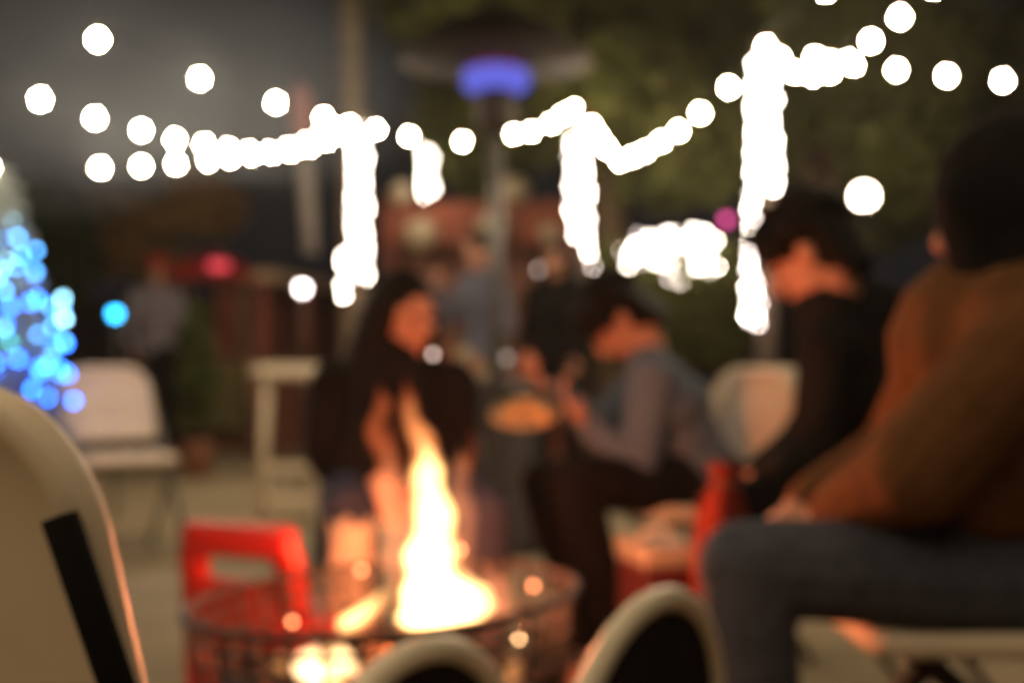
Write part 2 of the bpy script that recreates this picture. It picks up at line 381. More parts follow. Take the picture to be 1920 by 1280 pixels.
# small lone lights
def garden_light(label, px, py, d, col, s, r=.03, group='small lanterns on stakes around the yard'):
    p = P(px, py, d); t = thing('garden_lantern', label, 'lantern', (p.x, p.y, 0), 0, group)
    bm = bmesh.new(); tube(bm, [(0,0,0), (0,0,p.z-r*1.2)], .009, 8); obj('stake', bm, M_iron, t)
    bm = bmesh.new(); ell(bm, (0,0,p.z), (r, r, r)); obj('globe', bm, emat('lantern_'+label[:12], col, s), t)
    bm = bmesh.new(); lathe(bm, [(r*1.1, p.z+r*.75), (r*.5, p.z+r*1.3), (r*.1, p.z+r*1.6)], 12); obj('lantern_cap', bm, M_iron, t)
garden_light('pinkish white lantern above the counter, left of first light column', 567, 540, 8.2, (1, .84, .80), 22)
garden_light('blue lantern standing right of the blue lit conifer', 216, 588, 7, (.03, .42, .9), 16, .026)
garden_light('dim lantern beside the pole of the patio heater', 950, 671, 6.2, (.75, .6, .5), 1.3, .02)
garden_light('pale pink lantern between heater and middle light column', 1016, 506, 9.6, (.95, .75, .66), 8, .034)
garden_light('magenta lantern right of the lit shrub', 1362, 412, 10, (.55, .06, .22), 6, .034)

# street lamp
p = P(1620, 368, 8.0)
t = thing('street_lamp', 'street lamp glowing white above the man on the right', 'street lamp', (p.x, p.y, 0))
bm = bmesh.new(); tube(bm, [(0,0,0), (0,0,.3), (0,0,p.z-.08)], [.045, .028, .022], 12); obj('pole', bm, M_iron, t)
bm = bmesh.new(); ell(bm, (0,0,p.z), (.062,.062,.062)); obj('globe', bm, emat('street_globe', (1, .80, .62), 42), t)
bm = bmesh.new(); lathe(bm, [(.03, p.z-.09), (.045, p.z-.07), (.035, p.z-.055)], 16); obj('collar', bm, M_iron, t)

# long windsock hanging from the strings
a, b, c_ = P(560, 150, 10.2), P(568, 255, 10.2), P(582, 476, 10.2)
t = thing('windsock', 'long pale windsock with reddish top hanging among the left strings', 'windsock', a)
bm = bmesh.new(); tube(bm, [b-a, b.lerp(c_, .5)-a, c_-a], [.062, .068, .06], 14); obj('white_tail', bm, mat('grey_white_cloth', (.20, .175, .17), .8, .1, 4), t)
bm = bmesh.new(); tube(bm, [(0,0,0), (a.lerp(b, .3)-a), (b-a)], [.02, .085, .075], 14); obj('red_sleeve', bm, mat('pale_red_cloth', (.26, .09, .085), .8, .2, 20, .5), t)
bm = bmesh.new(); tube(bm, [(0,0,0), (-.02, 0, .35)], .004, 6); obj('cord', bm, M_cable, t)

# ---------------------------------------------------------------- patio heater
HX = P(930, 680, 5.8); HX.z = 0
t = thing('patio_heater', 'mushroom patio heater with dark hood and blue glowing burner', 'patio heater', HX)
bm = bmesh.new(); lathe(bm, [(.23, 0), (.23, .05), (.2, .07), (.2, .72), (.17, .76), (.05, .78)], 32); obj('base', bm, M_iron, t)
bm = bmesh.new(); tube(bm, [(0,0,.76), (0,0,1.92)], .032, 16); obj('pole', bm, M_steel, t)
bm = bmesh.new(); lathe(bm, [(.04, 1.88), (.085, 1.92), (.09, 2.06), (.075, 2.08)], 24); obj('burner_housing', bm, M_iron, t)
bm = bmesh.new(); lathe(bm, [(.125, 2.08), (.15, 2.10), (.15, 2.165), (.12, 2.18)], 28); obj('burner_screen', bm, emat('blue_glow', (.16, .17, .85), .85), t)
bm = bmesh.new(); lathe(bm, [(.09, 2.185), (.12, 2.20), (.11, 2.27), (.03, 2.30)], 24); obj('hood_reflection', bm, emat('red_glow', (.35, .02, .015), .45), t)  # red glow put in for the reflections under the hood
bm = bmesh.new(); lathe(bm, [(.43, 2.20), (.435, 2.21), (.42, 2.235), (.29, 2.34), (.13, 2.42), (.02, 2.44)], 48, closed_ends=True)
obj('hood', bm, mat('bronze_hood', (.03, .022, .017), .7, .2, 5, 0, .3), t)
for k in range(3):
    a = k*2.094+.5; bm = bmesh.new(); tube(bm, [(.12*math.cos(a), .12*math.sin(a), 2.17), (.2*math.cos(a), .2*math.sin(a), 2.33)], .006, 6); obj('bracket', bm, M_steel, t)

# ---------------------------------------------------------------- background stalls, fence
t = thing('wooden_fence', 'long dark board fence closing the yard at the back', 'fence', (0, 17, 0))
bm = bmesh.new()
for k in range(130): box(bm, (-13+k*.2, random.uniform(-.004, .004), .85+random.uniform(-.01, .01)), (.188, .022, 1.7))
obj('boards', bm, M_darkwood, t, False)
for k in range(14):
    bm = bmesh.new(); box(bm, (-13+k*2, .06, .9), (.1, .1, 1.8)); obj('fence_post', bm, M_darkwood, t, False)

t = thing('market_stall', 'reddish brown wooden stall under a plank sign board behind the heater', 'stall', (-.15, 11.6, 0))
for x in (-.95, .72):
    bm = bmesh.new(); box(bm, (x, 0, 1.2), (.09, .09, 2.4)); obj('stall_post', bm, M_redwood, t, False)
bm = bmesh.new()
for k in range(3): box(bm, (-.11, -.06, 1.98+k*.125), (1.85, .03, .118))
obj('sign_board', bm, M_redwood, t, False)
bm = bmesh.new(); box(bm, (-.11, .2, 1.02), (1.8, .6, .05)); obj('counter_top', bm, M_wood, t, False, .006)
bm = bmesh.new()
for k in range(9): box(bm, (-.9+k*.2, -.06, .5), (.19, .025, 1.0))
obj('counter_front', bm, M_redwood, t, False)
bm = bmesh.new(); box(bm, (-.11, .62, 1.3), (1.8, .03, 2.2)); obj('back_wall', bm, mat('dull_red_wall', (.30, .14, .10), .9, .3, 3), t, False)
bm = bmesh.new(); box(bm, (-.11, .5, 1.45), (1.7, .22, .03)); obj('shelf', bm, M_wood, t, False)
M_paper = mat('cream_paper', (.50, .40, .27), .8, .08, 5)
def lantern(label, px, py, d, rx, rz):
    p = P(px, py, d); o = thing('paper_lantern', label, 'paper lantern', p, 0, 'unlit cream lanterns hanging at the stall')
    bm = bmesh.new(); prof = []
    for k in range(17):
        a = -math.pi/2+math.pi*k/16; prof.append((rx*max(.25, math.cos(a))*(1+.03*(k % 2)), rz*math.sin(a)))
    lathe(bm, prof, 24); obj('shade', bm, M_paper, o)
    bm = bmesh.new(); tube(bm, [(0,0,rz), (0,0,rz+.12)], .003, 5); obj('cord', bm, M_cable, o)
lantern('cream paper lantern left of the stall front, leftmost hanging one', 788, 438, 11.2, .15, .13)
lantern('cream lantern high at the left corner of the stall sign', 752, 362, 11.3, .09, .10)
lantern('wide cream lantern against the sign right of heater pole', 962, 356, 11.3, .14, .12)
lantern('cream lantern low beside heater pole at the stall front', 925, 425, 11.2, .15, .12)
lantern('small cream lantern at the right end of the stall', 1030, 436, 11.2, .08, .09)

# red brown booth at left, running away to the right
BR = brickmat('red_brick', (.40, .11, .07), (.30, .08, .05), (.36, .22, .15), 5)
a = P(470, 680, 12.0); b = P(690, 680, 15.6); a.z = b.z = 0; L = (b-a).length; ang = math.atan2(b.y-a.y, b.x-a.x)
t = thing('market_booth', 'reddish brick booth with slanting tan eave left of the woman', 'booth', a, ang)
bm = bmesh.new(); box(bm, (L/2, .1, .45), (L, .5, .9)); obj('brick_base', bm, BR, t, False)
bm = bmesh.new(); box(bm, (L/2, .1, 1.66), (L+.2, .75, .10)); obj('eave', bm, mat('tan_eave', (.62, .44, .28), .6, .1, 4), t, False, .008)
bm = bmesh.new(); box(bm, (L/2, .32, 1.25), (L, .04, .7)); obj('back_wall', bm, M_redwood, t, False)
bm = bmesh.new(); box(bm, (L/2, .08, .925), (L+.06, .6, .045)); obj('counter_top', bm, M_wood, t, False, .008)
for k in range(4):
    bm = bmesh.new(); box(bm, (.06+k*(L-.12)/3, -.1, 1.28), (.09, .09, .665)); obj('booth_post', bm, M_redwood, t, False, .004)

# red topped cart
p = P(405, 680, 12); p.z = 0
t = thing('drink_cart', 'vendor cart with small red canopy and tan posts', 'cart', p)
bm = bmesh.new(); box(bm, (0, 0, .55), (.62, .5, .62)); obj('cabinet', bm, mat('olive_cabinet', (.16, .14, .05), .8, .2, 3), t, False, .01)
for sx in (-1, 1):
    for sy in (-1, 1):
        bm = bmesh.new(); box(bm, (sx*.29, sy*.22, 1.25), (.045, .045, .84)); obj('canopy_post', bm, M_wood, t, False)
bm = bmesh.new(); lathe(bm, [(.52, 1.62), (.53, 1.68), (.3, 1.80), (.04, 1.90)], 4); bmesh.ops.rotate(bm, verts=bm.verts, cent=(0,0,0), matrix=Matrix.Rotation(R(45), 3, 'Z')); obj('canopy', bm, M_red, t, False)
for sx in (-1, 1):
    bm = bmesh.new(); tube(bm, [(sx*.33+.2*0, .22*math.cos(q), .22+.22*math.sin(q)) for q in np.linspace(0, 2*math.pi, 20, endpoint=False)], .02, 8, True)
    for q in range(4): tube(bm, [(sx*.33, 0, .22), (sx*.33, .21*math.cos(q*1.57), .22+.21*math.sin(q*1.57))], .008, 6)
    obj('wheel', bm, M_iron, t)
p = P(410, 498, 11.2)
t = thing('red_signal_lamp', 'bright pinkish red lamp at the cart canopy', 'lamp', p)
bm = bmesh.new(); ell(bm, (0,0,0), (.10,.05,.045)); obj('globe', bm, emat('red_lamp', (.75, .06, .08), 1.6), t)
bm = bmesh.new(); tube(bm, [(0,0,.04), (0,.1,.10), (0,.38,.12)], .008, 6); obj('arm', bm, M_iron, t)

# leafy green plant by the cart
p = P(368, 680, 9.5); p.z = 0
t = thing('potted_plant', 'narrow green potted plant between cart and brick counter', 'potted plant', p)
bm = bmesh.new(); lathe(bm, [(.09, 0), (.13, .24), (.14, .26), (.12, .26), (.115, .22)], 20); obj('pot', bm, mat('terracotta', (.35, .15, .08), .8, .1, 5), t)
bm = bmesh.new(); tube(bm, [(0,0,.2), (.02,0,.7), (0,0,1.15)], [.015, .012, .006], 6); obj('stem', bm, M_bark, t)
obj('foliage', leaves(1500, [(0,0,.5+.12*k) for k in range(7)], [.12, .14, .15, .14, .13, .11, .08], .045), mat('fresh_leaf', (.055, .07, .018), .6, .3, 3), t, smooth=False)

# ---------------------------------------------------------------- white folding chair (faces -Y at rotation 0)
def make_chair(label, tube_m, group='white plastic folding chairs'):
    t = thing('folding_chair', label, 'folding chair', (0,0,0), 0, group)
    bm = bmesh.new(); panel(bm, .425, .33, .03, .11, .89, -.22)
    bmesh.ops.rotate(bm, verts=bm.verts, cent=(0,0,0), matrix=Matrix.Rotation(R(-12), 3, 'X')); bmesh.ops.translate(bm, verts=bm.verts, vec=(0, .165, .51))
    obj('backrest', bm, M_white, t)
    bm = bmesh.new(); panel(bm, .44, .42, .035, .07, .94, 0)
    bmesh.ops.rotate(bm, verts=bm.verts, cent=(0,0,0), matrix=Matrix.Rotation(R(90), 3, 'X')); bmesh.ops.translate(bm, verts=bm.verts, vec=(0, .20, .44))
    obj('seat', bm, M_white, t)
    for s in (-1, 1):
        bm = bmesh.new(); tube(bm, [(s*.186, .232, .740), (s*.235, .186, .53), (s*.228, .10, .43), (s*.24, -.235, .012)], .0135, 10); obj('leg', bm, tube_m, t)
        bm = bmesh.new(); tube(bm, [(s*.205, -.13, .415), (s*.21, .05, .26), (s*.215, .26, .012)], .0125, 10); obj('leg', bm, tube_m, t)
    bm = bmesh.new(); tube(bm, [(-.24, -.19, .075), (.24, -.19, .075)], .009, 8); obj('stretcher', bm, tube_m, t)
    bm = bmesh.new(); tube(bm, [(-.214, .22, .06), (.214, .22, .06)], .009, 8); obj('stretcher', bm, tube_m, t)
    return t
ch = make_chair('nearest white folding chair, its back filling the lower left corner', M_tube)
def place(c, x, y, rz, label=None, z=0):
    c.location = (x, y, z); c.rotation_euler = (0, 0, R(rz))
    if label: c['label'] = label
    return c
# chair faces -Y in its own frame: rz=180 faces away from camera
NEAR = place(ch, -.380, 1.21, 152)
ch2 = make_chair('empty white folding chair standing near the blue conifer', M_grey_tube)
p = P(222, 680, 5.5); place(ch2, p.x, p.y, 32)
p = P(1375, 680, 4.25); place(dup_tree(ch2), p.x, p.y, -38, 'empty white folding chair between the crouched man and the man in black')
# chairs under the seated people are placed after the people (positions known below)
def chair_for(hip, facing_deg, label, tube_dark=False):
    """facing_deg: direction the sitter faces, measured from -Y (towards camera), counterclockwise"""
    c = dup_tree(ch if tube_dark else ch2); return place(c, hip[0], hip[1], facing_deg, label)

# white bar stool
p = P(543, 680, 7.1); p.z = 0
t = thing('bar_stool', 'tall white stool standing before the brick counter', 'stool', p, R(10))
bm = bmesh.new(); lathe(bm, [(.19, .76), (.215, .77), (.22, .80), (.21, .835), (.15, .84)], 28); obj('seat', bm, M_white, t)
for sx in (-1, 1):
    for sy in (-1, 1):
        bm = bmesh.new(); tube(bm, [(sx*.12, sy*.12, .765), (sx*.155, sy*.155, .0)], [.028, .022], 10); obj('leg', bm, M_white, t)
for z, w in ((.28, .142), (.11, .150)):
    bm = bmesh.new(); box(bm, (0, -w, z), (.3, .03, .05)); obj('footrest', bm, M_white, t, False, .005)

# ---------------------------------------------------------------- low chairs in front (pale tube frame, black sling)
def hoop_chair(label, loc, rz, w, h, lean):
    t = thing('low_folding_chair', label, 'folding chair', loc, rz, 'low pale framed chairs in the foreground')
    arc = []; n = 20
    for k in range(n+1):
        a = math.pi*k/n; x = -w/2*math.cos(a); zz = h-w*.62+w*.62*math.sin(a)**.8
        arc.append((x, 0, zz))
    full = [(-w/2, 0, .12)]+arc+[(w/2, 0, .12)]
    Lr = [(x, y+lean*z, z) for x, y, z in full]
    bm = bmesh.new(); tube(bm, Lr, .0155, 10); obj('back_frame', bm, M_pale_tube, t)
    bm = bmesh.new(); ins = [(x*.93, y+lean*z, z-.008) for x, y, z in full if z > .2]
    f1 = [bm.verts.new(Vector(q)+Vector((0,.004,0))) for q in ins]; f2 = [bm.verts.new(Vector(q)-Vector((0,.004,0))) for q in ins]
    bm.faces.new(f1); bm.faces.new(f2[::-1])
    for k in range(len(f1)): bm.faces.new((f1[k], f1[(k+1)%len(f1)], f2[(k+1)%len(f1)], f2[k]))
    obj('back_sling', bm, M_black, t, False)
    bm = bmesh.new(); tube(bm, [(-w/2, .04, .2), (-w/2, .38, .22), (w/2, .38, .22), (w/2, .04, .2)], .012, 8); obj('seat_frame', bm, M_pale_tube, t)
    bm = bmesh.new(); box(bm, (0, .21, .195), (w*.92, .34, .008)); obj('seat_sling', bm, M_black, t, False)
    for s in (-1, 1):
        bm = bmesh.new(); tube(bm, [(s*w/2, .38, .22), (s*w/2*1.02, .36, .01)], .012, 8); obj('leg', bm, M_pale_tube, t)
        bm = bmesh.new(); tube(bm, [(s*w/2, .03, .14), (s*w/2*1.02, -.06, .01)], .012, 8); obj('leg', bm, M_pale_tube, t)
p = P(1158, 1090, 1.60); hoop_chair('low chair back arching in front of the right knee, black inside its pale frame', (p.x+.0, p.y-.0, 0), R(57), .43, .56, -.10)
p = P(762, 1205, 1.42); hoop_chair('low chair back arching just below the fire at the bottom edge', (p.x, p.y, 0), R(50), .30, .535, -.05)

# ---------------------------------------------------------------- fire pit
FC = Vector((-.225, 2.45, 0)); RZ = .405
t = thing('fire_pit', 'round black iron fire pit with burning logs', 'fire pit', FC); t.rotation_euler = (0, R(-3.2), 0)
bm = bmesh.new(); tube(bm, [(.37*math.cos(a), .37*math.sin(a), RZ) for a in np.linspace(0, 2*math.pi, 64, endpoint=False)], .009, 8, True); obj('rim', bm, M_iron, t)
bm = bmesh.new(); nb = 36
for k in range(nb):
    a = 2*math.pi*k/nb; 
    tube(bm, [(.365*math.cos(a), .365*math.sin(a), RZ), (.345*math.cos(a), .345*math.sin(a), .24)], .005, 6)
for rz_ in (.285, .33, .368): tube(bm, [((.345+(rz_-.24)*.12)*math.cos(a), (.345+(rz_-.24)*.12)*math.sin(a), rz_) for a in np.linspace(0, 2*math.pi, 64, endpoint=False)], .005, 6, True)
obj('guard_bars', bm, M_iron, t)
bm = bmesh.new(); lathe(bm, [(.345, .245), (.33, .20), (.24, .14), (.05, .115), (.05, .125), (.235, .15), (.32, .208), (.335, .245)], 40); obj('bowl', bm, M_iron, t)
for k in range(3):
    a = k*2.094+.3; bm = bmesh.new(); tube(bm, [(.25*math.cos(a), .25*math.sin(a), .16), (.33*math.cos(a), .33*math.sin(a), .0)], .014, 8); obj('leg', bm, M_iron, t)
# logs
def emberlog(label, a, b, r):
    a = Vector(a)+FC; b = Vector(b)+FC; c = (a+b)/2
    m = MATS.get('charred')
    if not m:
        m = mat('charred', (.05, .035, .025), .95, .4, 30, 1); n = m.node_tree.nodes; l = m.node_tree.links; B_ = n['Principled BSDF']
        z = n.new('ShaderNodeTexNoise'); z.inputs['Scale'].default_value = 22; tcn = n.new('ShaderNodeTexCoord'); l.new(tcn.outputs['Object'], z.inputs['Vector'])
        q = n.new('ShaderNodeValToRGB'); q.color_ramp.elements[0].position = .56; q.color_ramp.elements[0].color = (0,0,0,1); q.color_ramp.elements[1].position = .66; q.color_ramp.elements[1].color = (1, .16, .03, 1)
        l.new(z.outputs['Fac'], q.inputs['Fac']); l.new(q.outputs['Color'], B_.inputs['Emission Color']); B_.inputs['Emission Strength'].default_value = 5
    o = thing('log', label, 'firewood', c, 0, 'burning logs in the fire pit')
    bm = bmesh.new(); pts = [a.lerp(b, k/8)-c+Vector((random.uniform(-1,1), random.uniform(-1,1), random.uniform(-1,1)))*r*.12 for k in range(9)]
    tube(bm, pts, [r*random.uniform(.88, 1.08) for _ in pts], 12); obj('charred_wood', bm, m, o)
emberlog('glowing log leaning left in the fire pit', (-.22, -.08, .21), (.10, .06, .27), .04)
emberlog('glowing log leaning right in the fire pit', (.22, -.06, .22), (-.06, .05, .26), .042)
emberlog('log lying at the back of the fire', (-.12, .14, .20), (.16, .16, .22), .036)
emberlog('short log at the front edge of the fire', (-.16, -.17, .20), (.06, -.19, .21), .034)
# flames: closed bodies of glowing gas
V_core = vmat('flame_core', (1, .62, .22), 95); V_mid = vmat('flame_mid', (1, .40, .12), 24); V_out = vmat('flame_out', (1, .30, .12), 16); V_red = vmat('flame_red', (1, .18, .05), 15)
def flame(label, L, m, yo=0, depth=.75, seg=14):
    d = 2.45+yo; c = P(L[0][0], L[0][1], d)
    bm = bmesh.new(); rings = []
    dense = []
    for (x0, y0, r0), (x1, y1, r1) in zip(L, L[1:]):
        for k in range(4):
            u = k/4; s = u*u*(3-2*u); dense.append((x0+(x1-x0)*s, y0+(y1-y0)*u, r0+(r1-r0)*s))
    dense.append(L[-1])
    for i, (x, y, r) in enumerate(dense):
        q = P(x, y, d)-c; r = max(.5, r)/FPX*d; tw = i*.18
        q.x += .006*math.sin(y*.045+x0*.01)*(1 if r > .01 else .4); r *= 1+.10*math.sin(y*.083+x*.02)
        rings.append([bm.verts.new(q+Vector((r*(1+.12*math.sin(3*2*math.pi*k/seg+tw))*math.cos(2*math.pi*k/seg), r*depth*math.sin(2*math.pi*k/seg), 0))) for k in range(seg)])
    for a, b in zip(rings, rings[1:]):
        for k in range(seg): bm.faces.new((a[k], a[(k+1)%seg], b[(k+1)%seg], b[k]))
    bm.faces.new(rings[0][::-1]); bm.faces.new(rings[-1])
    return bm, c
ft = thing('fire', 'tall yellow white flame with orange tongues rising from the pit', 'fire', P(800, 1215, 2.45))
def addflame(nm, L, m, yo=0, depth=.75):
    bm, c = flame('', L, m, yo, depth); o = obj(nm, bm, m, ft); o.location = c-ft.location
addflame('flame_core', [(822,1174,54),(818,1158,80),(812,1115,64),(806,1065,47),(808,1005,39),(812,930,32),(808,885,25),(798,850,14),(786,820,2)], V_core)
addflame('flame_core', [(890,1158,22),(898,1135,32),(890,1108,24),(872,1085,10),(862,1062,2)], V_core, .02)
addflame('flame_tongue', [(845,1120,30),(840,1050,26),(838,980,16),(846,930,10),(842,900,2)], V_mid, -.03)
addflame('flame_tongue', [(822,1180,66),(820,1150,90),(812,1060,52),(806,960,38),(804,885,32),(788,820,22),(776,775,13),(766,735,2)], V_mid, .01)
addflame('flame_tongue', [(800,900,26),(788,830,26),(772,770,18),(758,705,3)], V_red, .01)
addflame('flame_core', [(648,1180,14),(656,1162,24),(680,1140,16),(706,1118,7),(722,1100,2)], V_core, -.1)
addflame('flame_tongue', [(655,1184,26),(668,1158,34),(700,1130,24),(735,1100,14),(750,1070,2)], V_mid, -.08)
addflame('flame_tongue', [(755,1100,20),(742,1030,34),(735,950,30),(730,895,24),(724,850,10),(720,825,2)], V_out, .03)
addflame('flame_tongue', [(735,1000,10),(722,940,14),(716,880,14),(704,810,20),(722,760,15),(708,718,3)], V_red, -.03)
addflame('flame_tongue', [(742,930,8),(740,880,11),(732,820,9),(738,765,2)], V_red, .04)
addflame('flame_tongue', [(884,930,4),(878,880,9),(886,835,7),(878,790,1)], V_red, .04)
addflame('flame_tongue', [(872,1090,16),(872,1000,20),(862,920,18),(868,870,14),(862,835,3)], V_out, .05)
addflame('flame_tongue', [(905,1175,40),(930,1140,40),(925,1100,28),(905,1050,5)], V_out, .05)
addflame('flame_core', [(608,1300,34),(606,1262,44),(600,1232,26),(628,1208,8)], V_core, -.2, .5)
addflame('flame_core', [(655,1250,18),(648,1230,20),(645,1210,4)], V_core, -.2, .5)
addflame('flame_tongue', [(700,1290,40),(696,1258,48),(735,1226,26),(768,1203,4)], V_mid, -.2, .5)
addflame('flame_tongue', [(542,1262,20),(536,1238,26),(540,1214,6)], V_mid, -.2, .5)
addflame('flame_tongue', [(963,1290,30),(955,1245,22),(950,1215,5)], V_mid, -.16, .5)
V_hot = vmat('flame_hot', (1, .62, .30), 170)
addflame('flame_core', [(590,1300,30),(588,1258,38),(584,1228,24),(600,1206,6)], V_hot, -.25, .4)
addflame('flame_core', [(650,1262,22),(646,1234,24),(642,1206,5)], V_hot, -.25, .4)
# sparks
E_sp = emat('spark', (1, .55, .25), 85)
bm = bmesh.new(); bmesh.ops.create_icosphere(bm, subdivisions=2, radius=.006); sp_me = bpy.data.meshes.new('ember'); bm.to_mesh(sp_me); bm.free(); sp_me.materials.append(E_sp)
E_sp2 = emat('spark_dim', (.9, .26, .10), 11); sp2 = sp_me.copy(); sp2.materials.clear(); sp2.materials.append(E_sp2)
sp3 = sp_me.copy(); sp3.materials.clear(); sp3.materials.append(emat('spark_pale', (.7, .5, .42), 7))
for i, (x, y, yo, me, lb) in enumerate([(972,1192,-.22,sp_me,'bright ember at the right side of the pit rim'),(678,1068,.1,sp2,'orange ember floating left of the flame'),(548,1165,.05,sp2,'dim ember at the left inside of the pit'),
        (862,1030,0,sp2,'ember against the right edge of the flame'),(812,664,.35,sp3,'dim ember drifting up beside the face of the woman'),(1000,1098,.15,sp2,'dim ember right of the flame near the rim')]):
    o = bpy.data.objects.new('ember', me); COL.objects.link(o); o.location = P(x, y, 2.45+yo); tag(o, lb, 'ember', 'embers round the fire')
lamp = bpy.data.lights.new('fire_light', 'POINT'); lamp.energy = FIRE_W; lamp.color = (1, .25, .10); lamp.shadow_soft_size = .05
lo = bpy.data.objects.new('fire_light', lamp); COL.objects.link(lo); lo.parent = ft; lo.location = P(815, 1040, 2.45)-ft.location
lamp2 = bpy.data.lights.new('fire_light', 'POINT'); lamp2.energy = FIRE_W*.22; lamp2.color = (1, .24, .09); lamp2.shadow_soft_size = .04
lo = bpy.data.objects.new('fire_light', lamp2); COL.objects.link(lo); lo.parent = ft; lo.location = P(805, 930, 2.45)-ft.location

# ---------------------------------------------------------------- red child's chair beside the pit
p = P(535, 680, 3.0); p.z = 0
t = thing('plastic_chair', 'small red plastic chair with open back left of the fire', 'chair', p, R(155)); t.scale = (1.22, 1.1, 1.02)
bm = bmesh.new()  # back as a frame: two uprights and a wide top, slot between
for s in (-1, 1):
    for z0, y0, x0, z1, y1, x1 in ((.02,.12,.122,.26,.13,.12), (.26,.13,.12,.40,.155,.114), (.40,.155,.114,.455,.163,.10)):
        cap(bm, (s*x0, y0, z0), (s*x1, y1, z1), .024, .023); cap(bm, (s*(x0-.02), y0, z0), (s*(x1-.02), y1, z1), .02, .02)
for zz in (.435, .462): cap(bm, (-.10, .162, zz), (.10, .162, zz), .026, .026)
box(bm, (0, .14, .285), (.25, .026, .15))
me = fuse(bm, .006, 3); obj('backrest', me, M_red, t)
bm = bmesh.new(); box(bm, (0, -.01, .265), (.29, .28, .025)); obj('seat', bm, M_red, t, False, .01)
for s in (-1, 1):
    bm = bmesh.new(); tube(bm, [(s*.115, -.12, .255), (s*.14, -.14, 0)], [.024, .018], 10); obj('leg', bm, M_red, t)
for s in (-1, 1):
    bm = bmesh.new(); box(bm, (s*.142, 0, .15), (.016, .22, .2)); obj('side_panel', bm, M_red, t, False, .005)

# ---------------------------------------------------------------- people
def hand(bm, wrist, d, nrm, side, curl=.6, s=1.0):
    """palm + five unequal bent fingers; d = direction of the fingers, nrm = out of the palm"""
    d = Vector(d).normalized(); n = Vector(nrm); n = (n-d*n.dot(d)).normalized(); x = d.cross(n)*side
    w = Vector(wrist); rot = Matrix((x, d, n)).transposed()
    cap(bm, w, w+d*.02*s, .024*s, .026*s)
    ell(bm, w+d*.052*s, (.040*s, .050*s, .016*s), rot)
    for i, (o, l) in enumerate(((-.031, .068), (-.0105, .078), (.0105, .073), (.031, .058))):
        b = w+d*.088*s+x*o*s; seg = [l*.45, l*.32, l*.26]; a = .25+curl*.4; r = .0088
        for q in seg:
            dd = d*math.cos(a)+n*math.sin(a)+x*o*.9; e = b+dd.normalized()*q*s; cap(bm, b, e, r*s, (r-.0008)*s); b = e; a += curl; r -= .0008
    b = w+d*.03*s-x*.030*s; dd = (d*.6-x*.75+n*.35).normalized(); e = b+dd*.034*s; cap(bm, b, e, .0125*s, .0105*s)
    dd = (d*.85-x*.25+n*.55*(.5+curl)).normalized(); cap(bm, e, e+dd*.032*s, .0105*s, .009*s)
def head_bits(bm, c, f, up, s=1.0):
    f = Vector(f).normalized(); up = Vector(up); up = (up-f*up.dot(f)).normalized(); r = f.cross(up)
    rot = Matrix((r, f, up)).transposed(); c = Vector(c)
    W_ = lambda x, y, z: c+(r*x+f*y+up*z)*s
    ell(bm, W_(0, -.008, .025), (.076*s, .094*s, .088*s), rot); ell(bm, W_(0, .018, -.035), (.058*s, .068*s, .075*s), rot)
    ell(bm, W_(0, .055, -.088), (.026*s, .026*s, .022*s), rot)   # chin
    for z, y, q in ((.015, .088, .009), (-.005, .098, .011), (-.022, .104, .014)): ell(bm, W_(0, y, z), (q*s, q*1.1*s, q*s*1.1), rot, 8, 6)
    for sd in (-1, 1):
        ell(bm, W_(sd*.077, -.008, -.006), (.009*s, .020*s, .031*s), rot, 8, 8)
        ell(bm, W_(sd*.034, .068, -.022), (.022*s, .018*s, .02*s), rot, 8, 8)
        ell(bm, W_(sd*.03, .078, .024), (.024*s, .012*s, .008*s), rot, 8, 6)
    ell(bm, W_(0, .087, -.050), (.022*s, .010*s, .006*s), rot, 8, 6); ell(bm, W_(0, .084, -.060), (.019*s, .010*s, .007*s), rot, 8, 6)
    return W_, rot
